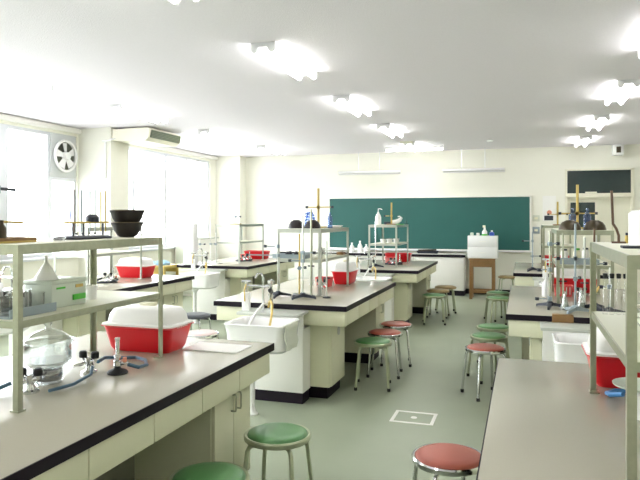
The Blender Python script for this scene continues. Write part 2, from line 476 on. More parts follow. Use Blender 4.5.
# ------------------------------------------------------------------ lab tables
W2, LEN = .585, 2.03
def lab_table(loc, label):
    t = thing('lab_table', loc, label, 'lab table', 'large lab tables')
    MB().box(-W2 + .004, W2 - .004, .004, LEN - .004, .765, .80, .002).build('tabletop', 'top', t)
    e = MB()
    for a in ((-W2, -W2 + .004, 0, LEN), (W2 - .004, W2, 0, LEN), (-W2 + .004, W2 - .004, 0, .004), (-W2 + .004, W2 - .004, LEN - .004, LEN)):
        e.box(*a, .758, .799)
    e.box(-W2 + .002, W2 - .002, .002, LEN - .002, .758, .765)
    e.build('edge_band', 'black', t)
    ax = W2 - .02
    # end aprons
    MB().box(-ax, ax, .02, .045, .635, .758, .002).build('end_apron', 'panel', t)
    MB().box(-ax, ax, LEN - .045, LEN - .02, .635, .758, .002).build('end_apron', 'panel', t)
    # drawers along both sides
    n = 5
    dl = .381
    for s_ in (-1, 1):
        back = MB().box(min(s_ * (ax - .03), s_ * (ax - .02)), max(s_ * (ax - .03), s_ * (ax - .02)), .045, LEN - .045, .635, .758)
        back.build('drawer_rail', 'seam', t)
        for k in range(n):
            y = .095 + k * dl
            x0, x1 = sorted((s_ * (ax - .02), s_ * ax))
            MB().box(x0, x1, y + .003, y + dl - .003, .635, .756, .002).build('drawer', 'panel', t)
        MB().box(x0, x1, .045, .092, .635, .756).build('filler', 'panel', t)
    # near cabinet (one door each side) and far cabinet (two doors each side)
    cx = .415
    c = MB().box(-cx + .02, cx - .02, .16, .56, .10, .758).build('near_cabinet', 'panel', t)
    for s_ in (-1, 1):
        x0, x1 = sorted((s_ * (cx - .02), s_ * cx))
        dr = MB().box(x0, x1, .165, .555, .11, .60, .002).build('door', 'panel', t)
        hx = sorted((s_ * (cx), s_ * (cx + .006)))
        MB().lathe([(0, 0), (.035, 0), (.035, .006), (0, .003)], seg=16).build('recessed_pull', 'greyled', dr).rotation_euler = (0, s_ * PI / 2, 0)
        kids(dr)[-1].location = (s_ * (cx - .001), .36, .54)
    far = MB().box(-.455, .455, 1.52, 1.955, .10, .635).build('far_cabinet', 'panel', t)
    for s_ in (-1, 1):
        for j in (0, 1):
            y0 = 1.528 + j * .212
            x0, x1 = sorted((s_ * .455, s_ * .475))
            dr = MB().box(x0, x1, y0, y0 + .207, .11, .625, .002).build('door', 'panel', t)
            yh = y0 + (.180 if j == 0 else .028)
            MB().tube([(s_ * .475, yh, .585), (s_ * .500, yh, .585), (s_ * .503, yh, .575), (s_ * .503, yh, .51), (s_ * .500, yh, .50), (s_ * .475, yh, .50)], .005, 6).build('handle', 'steel', dr)
    MB().box(-.02, .02, .56, 1.52, .10, .758).build('partition', 'darkp', t)
    MB().box(-.37, .37, .19, .56, 0, .10).box(-.03, .03, .56, 1.52, 0, .10).box(-.42, .42, 1.52, 1.92, 0, .10).build('plinth', 'black', t)
    return t
CX = dict(A=-4.385, B=-1.915, C=.465)
TB = {}
TB['T1'] = lab_table((CX['B'], 1.235, 0), 'lab table in the left foreground with a black edge and cream drawers')
for k, x, y, lb in (('T2', 'B', 4.77, 'lab table in the middle of the room just beyond the large white sink'),
                    ('T3', 'B', 8.33, 'lab table of the middle row nearest the chalkboard'),
                    ('T4', 'A', 4.73, 'window-side lab table seen behind the left foreground shelf'),
                    ('T5', 'A', 8.30, 'farthest window-side lab table near the far wall'),
                    ('R1', 'C', 1.235, 'lab table in the right foreground, its bare top filling the corner'),
                    ('R2', 'C', 4.77, 'right-hand lab table just beyond the foreground one, crowded with stands'),
                    ('R3', 'C', 8.38, 'farthest right-hand lab table near the door')):
    TB[k] = copy_tree(TB['T1'], (CX[x], y, 0), lb)
TO = {k: o.location.copy() for k, o in TB.items()}

# sinks at the near end of a table
def lab_sink(loc, label):
    t = thing('lab_sink', loc, label, 'sink', 'white lab sinks')
    MB().box(-.23, .23, -.03, -.008, .09, .735, .002).box(-.23, .23, -.008, .155, .09, .605).build('pedestal', 'whitep', t)
    MB().box(-.225, .225, -.02, .14, 0, .09).build('plinth', 'black', t)
    MB().box(-.25, .27, -.255, -.004, .735, .757, .003).build('ledge', 'greyled', t)
    # basin: outer shell and hollow
    b = MB()
    y0 = -.50
    def rr(hx, hy, z, r=.05): return rrect(hx * .78, hy * .82, r, z, 4, .06, -.45)
    b.loft([rr(.26, .17, .52, .07), rr(.292, .215, .545, .07), rr(.297, .222, .66, .06), rr(.305, .235, .715), rr(.31, .24, .725),
            rr(.30, .23, .733), rr(.275, .205, .728), rr(.262, .19, .70, .06), rr(.245, .17, .59, .07), rr(.20, .13, .575, .07)], cap0=True, cap1=True)
    b.build('basin', 'white', t)
    MB().lathe([(0, .004), (.03, .004), (.032, 0)], (.05, -.44, .576), 14).build('drain', 'chrome', t)
    MB().lathe([(.05, .0), (.06, -.005), (.045, -.05), (.028, -.07), (.026, -.30), (.024, -.46), (.034, -.495), (.05, -.508), (.05, -.52), (0, -.52)], (-.06, -.38, .52), 14).build('waste_pipe', 'white', t)
    return t
SK = {}
SK['T2'] = lab_sink(TO['T2'], 'white wall sink in the middle foreground with a hanging cloth')
for k, lb in (('T3', 'white sink at the near end of the middle row table by the chalkboard'), ('T4', 'white sink low behind the glass jar at the left edge'),
              ('T5', 'white sink at the near end of the farthest window-side table'), ('R2', 'white sink behind the right foreground tabletop'),
              ('R3', 'white sink at the near end of the farthest right-hand table')):
    SK[k] = copy_tree(SK['T2'], TO[k] + (Vector((-.10, 0, 0)) if k[0] == 'R' else Vector()), lb)

def lab_faucet(loc, label):
    t = thing('lab_faucet', loc, label, 'faucet', 'tall lab faucets')
    MB().box(-.235, -.17, -.06, -.02, .0, .15, .008).build('white_column', 'white', t)
    MB().tube([(-.20, -.04, .15), (-.20, -.04, .24)], .014).tube([(-.24, -.04, .235), (-.16, -.04, .235)], .012, 8).build('tap', 'chrome', t)
    MB().tube([(-.20, -.04, .20), (-.05, -.04, .20), (.02, -.04, .21)], .011).build('cross_pipe', 'chrome', t)
    MB().tube([(-.055, -.04, .0), (-.055, -.04, .27), (-.065, -.055, .30), (-.085, -.09, .30), (-.095, -.10, .27)], .010).build('swan_neck', 'chrome', t)
    MB().tube([(.01, -.04, 0), (.01, -.04, .22)], .016).lathe([(.016, .22), (.03, .225), (.03, .25), (0, .26)], (.01, -.04, 0), 10).build('main_valve', 'chrome', t)
    MB().tube([(.02, -.05, .16), (.035, -.12, .18)], .016).build('lever', 'rubber', t)
    MB().tube([(-.01, -.05, .06), (-.03, -.10, .07), (-.07, -.16, .0), (-.10, -.22, -.09)], .010).build('white_hose', 'white', t)
    MB().tube([(.0, -.06, .04), (.015, -.08, .085), (.04, -.115, .098), (.068, -.15, .08), (.082, -.19, .02), (.082, -.22, -.05), (.075, -.235, -.11)], .009).build('amber_hose', 'amber', t)
    MB().tube([(-.20, -.045, .22), (-.205, -.075, .16), (-.20, -.075, .08)], .007).build('amber_lead', 'amber', t)
    return t
F0 = lab_faucet(TO['T2'] + Vector((0, -.13, .757)), 'chrome lab faucet with white and amber hoses over the middle sink')
for k, lb in (('T3', 'small chrome faucet at the chalkboard end middle table'), ('T4', 'faucet over the sink at the left edge'), ('T5', 'pale faucet over the farthest window-side sink'),
              ('R3', 'faucet at the farthest right-hand sink')):
    copy_tree(F0, TO[k] + Vector((0, -.13, .757)), lb)

cl = MB()
rings = []
for i in range(9):
    z = .738 - i * .024
    x = .318 + .006 * math.sin(i * 1.3)
    off = .006 * math.sin(i * .9)
    x -= .012
    rings.append([(x, -.62 + off + .004 * i, z), (x + .012 + .004 * math.sin(i), -.55, z), (x + .006, -.48, z), (x + .014, -.40 - off, z), (x + .004, -.40 - off, z), (x - .004, -.48, z), (x + .002, -.55, z), (x - .008, -.62 + off + .004 * i, z)])
cl.loft(rings)
o = cl.build('hanging_cloth', 'cloth', loc=TO['T2'])
tag(o, 'pale grey cloth hanging over the right rim of the middle sink', 'cloth')

# ------------------------------------------------------------------ shelf units standing on the tables
def shelf_unit(loc, label, m='steel', mb_='board'):
    t = thing('tabletop_shelf', loc, label, 'shelf', 'metal tabletop shelves')
    hx, y0, y1, pw = .21, 0, .95, .024
    for sx in (-1, 1):
        for yy, sy in ((y0, 1), (y1, -1)):
            x = sx * hx
            a = MB()
            xs = sorted((x, x - sx * pw)); ys = sorted((yy, yy + sy * .004))
            a.box(xs[0], xs[1], ys[0], ys[1], 0, .603)
            xs = sorted((x, x - sx * .004)); ys = sorted((yy + sy * .004, yy + sy * pw))
            a.box(xs[0], xs[1], ys[0], ys[1], 0, .603)
            p = a.build('post', m, t)
            xs = sorted((x + sx * .004, x - sx * .034)); ys = sorted((yy - sy * .004, yy + sy * .034))
            MB().box(xs[0], xs[1], ys[0], ys[1], 0, .006).build('foot', m, p)
    for z, h in ((.567, .037), (.300, .026)):
        r = MB()
        for sx in (-1, 1):
            xs = sorted((sx * (hx - .004), sx * (hx - .009)))
            r.box(xs[0], xs[1], y0 + .004, y1 - .004, z, z + h)
        for yy in (y0 + .004, y1 - .009):
            r.box(-hx + .009, hx - .009, yy, yy + .005, z, z + h)
        r.build('rail', m, t)
        MB().box(-hx + .01, hx - .01, y0 + .01, y1 - .01, z + h - .012, z + h, .002).build('shelf_board', mb_, t)
    return t
SO = Vector((-.02, .565, .8005))
SH = {}
shl = dict(T1='olive steel two-tier shelf on the left foreground table, dark bowls on top', T2='steel two-tier shelf on the middle table holding two upturned black bowls',
           T3='pale two-tier shelf in front of the chalkboard with a white pump bottle', T4='pale two-tier shelf on the table behind the left foreground shelf', T5='thin two-tier shelf on the farthest window-side table',
           R1='olive steel two-tier shelf at the right edge, cut by the frame', R2='two-tier shelf on the right-hand table with two upturned bronze bowls', R3='farthest right-hand two-tier shelf in front of the poster')
SH['T1'] = shelf_unit(TO['T1'] + SO, shl['T1'])
for k in ('R1',): SH[k] = copy_tree(SH['T1'], TO[k] + SO + Vector((.022, -.01, 0)), shl[k])
SH['T2'] = shelf_unit(TO['T2'] + SO, shl['T2'], 'steel_mid')
for k in ('T3', 'T4', 'T5', 'R2', 'R3'):
    SH[k] = copy_tree(SH['T1' if k[0] == 'R' else 'T2'], TO[k] + SO + (Vector((.02, 0, 0)) if k[0] == 'R' else Vector()), shl[k])
SP = {k: o.location.copy() for k, o in SH.items()}
TOPZ, MIDZ, TZ = 1.4048, 1.1270, .8005

# ------------------------------------------------------------------ stools
def stool(loc, label, seat='seatg', leg='legp', rim='legp', rz=0.0, h=.412):
    t = thing('round_stool', loc, label, 'stool', None, rz)
    MB().lathe([(0, h - .02), (.150, h - .02), (.155, h - .012), (.150, h - .001), (.135, h + .006), (.10, h + .010), (0, h + .011)], seg=36).build('seat', seat, t, 50)
    MB().lathe([(.150, h - .034), (.166, h - .034), (.171, h - .029), (.172, h - .012), (.167, h - .005), (.158, h - .006), (.150, h - .014)], seg=36).lathe([(0, h - .034), (.150, h - .034), (.150, h - .028), (0, h - .028)], seg=36).build('rim', rim, t)
    for k in range(4):
        a = PI / 4 + k * PI / 2
        c, s_ = math.cos(a), math.sin(a)
        P = lambda r, z: (r * c, r * s_, z)
        lg = MB().tube([P(.08, h - .047), P(.128, h - .047), P(.152, h - .052), P(.165, h - .075), P(.203, .022)], .011, 8).build('leg', leg, t, 60)
        MB().lathe([(0, 0), (.013, 0), (.0145, .004), (.0150, .026), (0, .030)], P(.203, 0), 10).build('foot_cap', 'rubber', lg)
    return t
sg = stool((-1.189, 2.962, 0), 'green stool with olive legs by the corner of the left foreground table')
copy_tree(sg, (-1.262, 2.368, 0), 'green stool seat cut off by the bottom edge of the photo', rz=.3)
copy_tree(sg, (-1.272, 5.444, 0), 'green stool tucked at the middle table, nearest of three', rz=.18)
copy_tree(sg, (-1.210, 8.991, 0), 'green stool tucked at the table nearest the chalkboard', rz=.2)
copy_tree(sg, (-0.302, 6.029, 0), 'green stool just behind the red one in the right-hand row', rz=.5)
copy_tree(sg, (-0.282, 6.550, 0), 'green stool behind two others at the crowded right-hand table', rz=.1)
copy_tree(sg, (-0.323, 8.970, 0), 'nearer green stool at the farthest right-hand table', rz=.3)
copy_tree(sg, (-0.344, 9.596, 0), 'farther green stool at the farthest right-hand table', rz=.6)
sr = stool((-0.323, 2.920, 0), 'red chrome stool at the left side of the right foreground table', 'seatr', 'chrome', 'chrome', rz=.5)
copy_tree(sr, (-1.262, 5.903, 0), 'red stool tucked at the middle table, directly behind the green one', rz=.1)
copy_tree(sr, (-1.252, 6.394, 0), 'red stool tucked at the middle table, farthest of three', rz=.2)
copy_tree(sr, (-0.302, 5.465, 0), 'red chrome stool in the aisle beside the right-hand sink', rz=.55)
st = stool((-1.231, 9.616, 0), 'tan topped stool behind the green one near the chalkboard', 'seatt', 'legp', 'seatt')
copy_tree(st, (-1.179, 10.138, 0), 'farther tan topped stool beside the table near the chalkboard', rz=.2)
copy_tree(st, (-.28, 12.28, 0), 'tan stool against the far wall right of the wooden stand', rz=.2)
stool((-3.536, 6.310, 0), 'dark topped chrome stool between the window-side and middle tables', 'seatd', 'chrome', 'seatd')
stool((-2.920, 5.319, 0), 'pale pink topped stool left of the middle sink', 'pink', 'chrome', 'chrome')

# ------------------------------------------------------------------ small equipment builders
def basket(loc, label, red='red', lid=True, slots=False, rz=0.0, s=1.0):
    t = thing('dish_basket', loc, label, 'dish basket', None, rz)
    b = MB()
    H = .135
    b.loft([rrect(.168, .088, .03, 0), rrect(.182, .100, .035, .02), rrect(.205, .122, .035, H - .008), rrect(.218, .135, .035, H - .002), rrect(.218, .135, .035, H), rrect(.200, .117, .03, H), rrect(.178, .096, .03, .03), rrect(.162, .082, .03, .01)])
    b.build('tub', red, t)
    if lid:
        l = MB()
        l.loft([rrect(.214, .131, .035, H + .0005), rrect(.214, .131, .035, H + .010), rrect(.197, .115, .05, H + .016), rrect(.190, .109, .05, H + .055), rrect(.175, .096, .06, H + .085), rrect(.12, .06, .05, H + .095), rrect(.05, .03, .02, H + .097)])
        l.build('dome_lid', 'lid', t, 60)
        MB().box(-.05, .05, -.014, .014, H + .095, H + .115, .006).build('lid_handle', 'knob', t)
    if slots:
        g = MB()
        for k in range(6):
            g.box(.2185, .2195, -.07 + k * .018, -.060 + k * .018, H - .004, H + .0)
        g.build('slot_grid', 'lid', t)
    return t
BO = Vector((0.0, 1.675, .8005))
bk = basket(TO['T1'] + BO + Vector((.0, .0, 0)), 'large red dish basket with white domed lid on the left foreground table', slots=True)
bl = dict(T2='red basket with white lid on the middle table', T3='red basket on the table nearest the chalkboard', T4='red basket with white lid seen through the left foreground shelf',
          T5='red basket on the farthest window-side table', R1='red basket with white lid behind the post at the right edge', R2='red basket with white lid on the crowded right-hand table', R3='red basket on the farthest right-hand table')
for k in ('T2', 'T4', 'R1', 'R2'): copy_tree(bk, TO[k] + BO + (Vector((.085, .07, 0)) if k == 'T2' else Vector()), bl[k], drop=('slot_grid',), rz=PI / 2 if k == 'T2' else 0).scale = (.85, .85, 1) if k == 'T2' else (1, 1, 1)
for k in ('T3', 'T5', 'R3'): copy_tree(bk, TO[k] + BO, bl[k], drop=('slot_grid', 'dome_lid', 'lid_handle'))
# second, paler basket behind the middle one and its neighbours
pb = thing('wash_basket', TO['T2'] + Vector((-.03, 1.36, .8005)), 'smaller pale red basket left of the lidded red one on the middle table', 'basket')
MB().loft([rrect(.07, .06, .02, 0), rrect(.08, .07, .02, .09), rrect(.085, .075, .02, .095), rrect(.076, .066, .02, .095), rrect(.065, .055, .02, .01)]).build('tub', 'redp', pb)
for k in range(5):
    MB().box(-.062 + k * .028, -.056 + k * .028, -.072, -.064, .02, .085).build('slat', 'clearp', pb)
copy_tree(pb, TO['T5'] + Vector((-.05, 1.30, .8005)), 'small pale red basket left of the other one on the farthest window-side table')
copy_tree(pb, TO['T3'] + Vector((-.05, 1.30, .8005)), 'small pale red basket on the table nearest the chalkboard')
copy_tree(pb, TO['R2'] + Vector((-.12, 1.28, .8005)), 'small pale red basket among the stands on the right-hand table')

def gas_cock(loc, label, rz=0.0):
    t = thing('gas_cock', loc, label, 'gas tap', 'twin gas taps', rz)
    MB().lathe([(0, 0), (.042, 0), (.042, .008), (.024, .014), (.018, .03), (.018, .06), (.022, .075), (0, .08)], seg=16).build('base', 'chrome', t)
    for s_ in (-1, 1):
        v = MB().tube([(0, 0, .055), (s_ * .038, 0, .062), (s_ * .038, 0, .075)], .011).build('valve', 'chrome', t)
        MB().lathe([(0, .074), (.019, .074), (.021, .080), (.021, .100), (.015, .106), (0, .107)], (s_ * .038, 0, 0), 12).build('knob', 'rubber', v)
        MB().tube([(s_ * .02, 0, .045), (s_ * .05, -.03, .04), (s_ * .062, -.045, .035)], [.008, .008, .006]).build('nozzle', 'chrome', t)
    return t
gc = gas_cock((-1.87, 2.37, TZ), 'twin gas tap with black knobs between jar and burner on the left table')
gc.scale = (.85, .85, .92)
copy_tree(gc, (-1.885, 2.03, TZ), 'twin gas tap in front of the glass jar near the left post', .3)
copy_tree(gc, (.42, 2.62, TZ), 'gas tap with black knob beside the blue hose at the right edge', .5)
for k, lb in (('T2', 'gas tap on the middle table behind the shelf posts'), ('T3', 'gas tap on the table nearest the chalkboard'), ('T5', 'gas tap on the farthest window-side table'), ('T4', 'gas tap on the table behind the left shelf'), ('R2', 'gas tap among the stands on the right-hand table'), ('R3', 'gas tap on the farthest right-hand table')):
    copy_tree(gc, TO[k] + Vector((.02, 1.12, TZ)), lb, .4)

def burner(loc, label, rz=0.0):
    t = thing('gas_burner', loc, label, 'burner', 'bench burners', rz)
    MB().lathe([(0, 0), (.045, 0), (.047, .006), (.040, .014), (.018, .022), (.012, .03), (0, .03)], seg=20).build('base', 'rubber', t)
    MB().lathe([(0, .03), (.014, .03), (.018, .035), (.018, .055), (.012, .06), (.012, .068), (.016, .07), (.016, .08), (.0095, .084), (.0095, .150), (.012, .153), (.012, .160), (.007, .160), (0, .12)], seg=14).build('barrel', 'chrome', t)
    MB().tube([(.012, 0, .045), (.045, .01, .045)], .008).build('inlet', 'chrome', t)
    MB().lathe([(0, -.01), (.009, -.01), (.009, .01), (0, .01)], (.032, .0, .062), 10).build('valve_knob', 'skin', t)
    return t
b0 = burner((-1.74, 2.40, TZ), 'upright steel burner on a round black base with a blue hose', .4)
hs = MB().tube([(-1.86, 2.42, .84), (-1.90, 2.52, .835), (-1.88, 2.62, .815), (-1.82, 2.66, .812), (-1.74, 2.62, .812), (-1.68, 2.54, .812), (-1.67, 2.46, .82), (-1.70, 2.42, .84)], .0085)
tag(hs.build('gas_hose', 'hose'), 'dark blue rubber hose looping behind the steel burner on the left table', 'hose')
hs = MB().tube([(-1.95, 2.0, .84), (-1.99, 1.96, .82), (-2.0, 1.88, .812), (-1.96, 1.80, .811), (-1.88, 1.70, .811)], .0085)
tag(hs.build('gas_hose', 'hose'), 'dark blue hose end lying at the left edge of the photo', 'hose')
tag(MB().tube([(-1.82, 2.33, .84), (-1.79, 2.28, .82), (-1.775, 2.15, .811), (-1.80, 2.04, .811)], .007).build('gas_hose', 'hose'), 'thin dark hose between the two gas taps on the left table', 'hose')
copy_tree(b0, (-1.93, 1.84, TZ), 'burner at the left edge of the photo, mostly outside the frame', 1.0)
for k, lb in (('T4', 'burner on the table behind the left foreground shelf'), ('T3', 'burner on the table nearest the chalkboard'), ('T5', 'burner on the farthest window-side table')):
    copy_tree(b0, TO[k] + Vector((.14, 1.05, TZ)), lb, 1.0)
    q = TO[k] + Vector((0, 0, 0))
    tag(MB().tube([(q.x + .17, q.y + 1.09, .83), (q.x + .14, q.y + .98, .812), (q.x + .05, q.y + .92, .812), (q.x - .06, q.y + .96, .812), (q.x - .03, q.y + 1.08, .84)], .011).build('gas_hose', 'iron'),
        {'T4': 'black hose on the table behind the left foreground shelf', 'T3': 'black hose on the table nearest the chalkboard', 'T5': 'black hose on the farthest window-side table'}[k], 'hose')

def retort(loc, label, h=.8, rod='chrome', base='iron', rz=0.0, clamps=((.5, .1, 0),), group='retort stands', kind='tripod'):
    t = thing('retort_stand', loc, label, 'lab stand', group, rz)
    rr_ = .012 if rod == 'yellow' else .0075
    b = MB()
    if kind == 'tripod':
        b.lathe([(0, .018), (.03, .018), (.024, .05), (.014, .055), (0, .055)], seg=14)
        for k in range(3):
            a = k * 2 * PI / 3
            c, s_ = math.cos(a), math.sin(a)
            b.loft([[(r * c - wd * s_, r * s_ + wd * c, z) for wd, z in ((-w_, z0), (w_, z0), (w_, z1), (-w_, z1))] for r, w_, z0, z1 in ((.01, .018, .016, .046), (.065, .013, .012, .034), (.108, .010, .006, .024), (.120, .008, .0, .020))])
    else:
        b.box(-.06, .06, -.09, .09, 0, .014, .003)
    b.build('base', base, t)
    MB().tube([(0, 0, .012), (0, 0, h)], rr_, 8).build('rod', rod, t)
    for z, l, a in clamps:
        c, s_ = math.cos(a), math.sin(a)
        k = MB().tube([(-.03 * c, -.03 * s_, z), (l * c, l * s_, z)], .0055, 6).box(-.014, .014, -.014, .014, z - .016, z + .016, .002)
        k.build('clamp', rod if rod == 'yellow' else 'bluegrey', t)
        MB().box(l * c - .012, l * c + .012, l * s_ - .012, l * s_ + .012, z - .012, z + .012, .002).build('clamp_jaw', 'iron', t)
    return t
# middle table
r0 = retort((-1.82, 5.12, TZ), 'tall retort stand on black three-legged base right of the middle sink', .72, 'steel_mid', clamps=((.40, .10, .3), (.33, -.12, 0)))
retort((-2.07, 5.17, TZ), 'retort stand with long blue-grey arm behind the faucet on the middle table', .57, 'steel_mid', rz=.6, clamps=((.37, -.30, -.6), (.45, -.12, -.5)))
retort((-1.92, 5.31, TZ), 'retort stand with an amber rod on the middle table', .56, 'amber', rz=.3, kind='block', clamps=((.25, .08, .9),))
retort((-1.92, 5.86, TOPZ), 'yellow wooden stand with a cross bar on the middle shelf', .39, 'yellow', 'yellow', kind='block', clamps=((.205, .14, 0), (.205, -.12, 0)))
retort((-1.87, 9.22, TOPZ), 'brown stand with rod on the shelf in front of the chalkboard', .33, 'yellow', 'brown', kind='block', clamps=((.13, -.10, .2),))
retort((-2.00, 8.72, TZ), 'slim chrome stand left of the shelf in front of the chalkboard', .66, 'chrome', clamps=())
# right-hand table
retort((.37, 5.00, TZ), 'blue-grey retort stand with crossed arms on the right-hand table', .66, 'bluegrey', 'bluegrey', clamps=((.40, .11, .1), (.40, -.12, .1), (.25, .1, 1.2)))
retort((.20, 5.19, TZ), 'black based stand beside the left post on the right-hand table', .60, 'steel', rz=.4, clamps=((.30, -.1, .2), (.5, .1, .5), (.075, -.11, .1)))
retort((.52, 5.20, TZ), 'dark stand between the red baskets on the right-hand table', .62, 'rust', rz=.9, clamps=((.35, .1, -.3),))
retort((.47, 6.12, TOPZ), 'yellow wooden stand with cross bar on the right-hand shelf', .40, 'yellow', 'yellow', kind='block', clamps=((.14, .16, .1), (.14, -.15, .1)))
retort((.12, 8.72, TZ), 'black stand with arm on the farthest right-hand table', .52, 'bluegrey', clamps=((.40, -.12, 0), (.2, .1, .3)))
retort((.45, 9.10, TOPZ), 'small yellow stand on the farthest right-hand shelf', .32, 'yellow', 'brown', kind='block', clamps=((.15, .12, 0), (.15, -.12, 0)))
retort((.60, 4.98, TZ), 'short chrome stand with a yellow hose on the right-hand table', .34, 'chrome', rz=.2, clamps=((.20, -.06, 0),))
tag(MB().tube([(.53, 4.97, 1.00), (.50, 4.93, .96), (.47, 4.90, .90), (.46, 4.85, .83), (.47, 4.80, .809)], .008).build('yellow_hose', 'amber'), 'yellow hose hanging from the short stand over the right-hand table edge', 'hose')
# window side
retort((-4.28, 8.9, TOPZ), 'small stand with amber clamp on the farthest window-side shelf', .30, 'steel_light', 'yellow', kind='block', clamps=((.12, .08, 0),))
for i, (x, y, h) in enumerate(((-4.75, 8.62, .55), (-4.62, 8.72, .62), (-4.50, 8.66, .48))):
    retort((x, y, TZ), ['leftmost of three slim stands on the farthest window-side table', 'middle one of three slim stands on the farthest window-side table', 'rightmost of three slim stands on the farthest window-side table'][i], h, 'steel_light', 'steel_light', kind='block', clamps=((.3, .08, i),))
tw = thing('drying_tower', (-4.80, 8.42, TZ), 'tall white box tower beside the farthest window-side sink', 'drying rack')
MB().box(-.09, .09, -.07, .07, 0, .62, .01).build('body', 'white', tw)
MB().box(-.075, .075, -.074, -.07, .1, .56).build('front_panel', 'whitep', tw)

# stacked / upturned bowls
def bowl(loc, label, r=.10, h=.075, m='bowl', up=True, group=None):
    t = thing('ceramic_bowl', loc, label, 'bowl', group)
    P = [(0, 0), (.42 * r, 0), (.62 * r, .12 * h), (.85 * r, .5 * h), (.95 * r, .82 * h), (1.03 * r, .93 * h), (1.03 * r, h), (.93 * r, h), (.88 * r, .8 * h), (.6 * r, .2 * h), (0, .1 * h)]
    if not up:
        P = [(0, h), (.34 * r, h), (.40 * r, .95 * h), (.70 * r, .78 * h), (.90 * r, .45 * h), (1.0 * r, .05 * h), (1.0 * r, 0), (.93 * r, 0), (.8 * r, .45 * h), (.6 * r, .7 * h), (0, .85 * h)]
    MB().lathe(P, seg=32).build('body', m, t, 50)
    if up: MB().lathe([(.93 * r, h - .001), (1.03 * r, h - .001), (1.035 * r, h + .003), (.93 * r, h + .003)], seg=32).build('glazed_rim', 'bowlrim', t)
    return t
bowl((-1.90, 2.70, TOPZ), 'lower of two nested dark ceramic bowls on the left foreground shelf', .078, .074)
bowl((-1.90, 2.70, TOPZ + .0530), 'upper of two nested dark ceramic bowls, brown rim, on the left foreground shelf', .084, .082)
b2 = bowl((-2.055, 5.60, TOPZ), 'left upturned black bowl on the middle shelf', .078, .080, up=False)
copy_tree(b2, (-1.885, 5.58, TOPZ), 'right upturned black bowl on the middle shelf')
b3 = bowl((.365, 5.50, TOPZ), 'left upturned bronze bowl on the right-hand shelf', .088, .080, 'bronze', up=False)
copy_tree(b3, (.555, 5.52, TOPZ), 'right upturned bronze bowl on the right-hand shelf')

# burette rack with coloured sticks on the left foreground shelf
rk = thing('pipette_rack', (-1.94, 2.42, TOPZ), 'black-footed rack of upright thin tubes left of the nested bowls', 'rack')
MB().loft([rrect(.07, .13, .03, 0, 4), rrect(.075, .135, .03, .006, 4), rrect(.06, .12, .03, .014, 4)]).build('foot', 'iron', rk)
MB().box(-.02, .02, -.11, .16, .072, .080).build('holder_bar', 'yellow', rk)
for y in (-.07, .0, .14): MB().tube([(0, y, .012), (0, y, .073)], .005, 6).build('upright', 'iron', rk)
for x, y, m, z1, r in ((.0, -.09, 'cream', .225, .0022), (.01, -.075, 'rust', .225, .0022), (-.01, -.045, 'bluegrey', .225, .003), (.0, -.015, 'bluegrey', .225, .0034), (.0, .045, 'bluegrey', .222, .003), (.01, .07, 'bluegrey', .23, .0028), (.0, .125, 'yellow', .222, .003), (.008, .15, 'yellow', .228, .0032)):
    MB().tube([(x, y, .03), (x, y, z1)], r, 6).build('thin_tube', m, rk)
MB().lathe([(0, .078), (.03, .078), (.03, .1), (.018, .112), (0, .115)], (.01, .05, 0), 12).build('dark_bulb', 'iron', rk)
MB().tube([(.01, -.094, .09), (.0, -.094, .15)], .0022).build('blue_clip', 'blue', rk)
tr = thing('wooden_tray', (-1.95, 1.95, TOPZ), 'flat brown wooden tray at the left end of the foreground shelf', 'tray')
MB().box(-.08, .09, -.13, .09, 0, .008, .002).build('tray_bottom', 'yellow', tr)
MB().box(-.08, .09, -.13, -.12, .008, .02).box(-.08, .09, .08, .09, .008, .02).box(-.08, -.07, -.12, .08, .008, .02).box(.08, .09, -.12, .08, .008, .02).build('tray_rim', 'brown', tr)
st = retort((-1.96, 1.93, TOPZ + .008), 'stand with black horizontal arm on the wooden tray at the left edge', .24, 'rust', 'brown', kind='block', clamps=((.20, .0, 0),))
MB().tube([(0, -.02, .205), (0, .10, .202)], .006).build('horizontal_arm', 'iron', st)
MB().tube([(0, -.02, .075), (0, .14, .070)], .005).build('lower_arm', 'yellow', st)
tag(MB().lathe([(0, 0), (.016, 0), (.018, .01), (.018, .05), (.008, .065), (.008, .08), (0, .08)], (-1.885, 1.885, TOPZ + .008), 14).build('amber_bottle', 'bronze'), 'small dark amber bottle on the wooden tray at the left edge', 'bottle')
for i, (x, y, r) in enumerate(((-1.92, 2.21, .045), (-2.03, 2.19, .045))):
    tag(MB().lathe([(0, 0), (r, 0), (r, .012), (r - .003, .012), (r - .004, .003), (0, .003)], (x, y, TOPZ), 24).build('petri_dish', 'glass'), ['nearer shallow glass dish beside the wooden tray on the foreground shelf', 'farther shallow glass dish beside the wooden tray on the foreground shelf'][i], 'glass dish')

# mid shelf of the left foreground table
bx = thing('storage_box', (-1.905, 2.20, MIDZ), 'milky plastic storage box holding something green on the left lower tier', 'box')
MB().box(-.07, .07, -.115, .115, 0, .075, .004).build('body', 'clearp', bx)
MB().box(-.074, .074, -.119, .119, .075, .088, .004).build('lid', 'clearp', bx)
MB().box(.0705, .076, .02, .105, .018, .036).build('green_item', 'green', bx)
MB().box(.0705, .073, -.085, -.03, .060, .066).build('dark_mark', 'green', bx)
MB().box(.0705, .073, .04, .09, .058, .068).build('yellow_label', 'amber', bx)
bx.scale = (1, .92, 1.30)
fn = thing('plastic_funnel', (-1.92, 2.16, MIDZ + .1146), 'white plastic funnel upturned on the storage box', 'funnel')
MB().lathe([(.050, 0), (.048, .005), (.012, .065), (.008, .072), (.005, .10), (.003, .10), (.005, .07), (.042, 0)], seg=20).build('body', 'lid', fn)
cu = thing('white_jug', (-1.90, 2.42, MIDZ), 'small white plastic jug right of the storage box on the lower tier', 'jug')
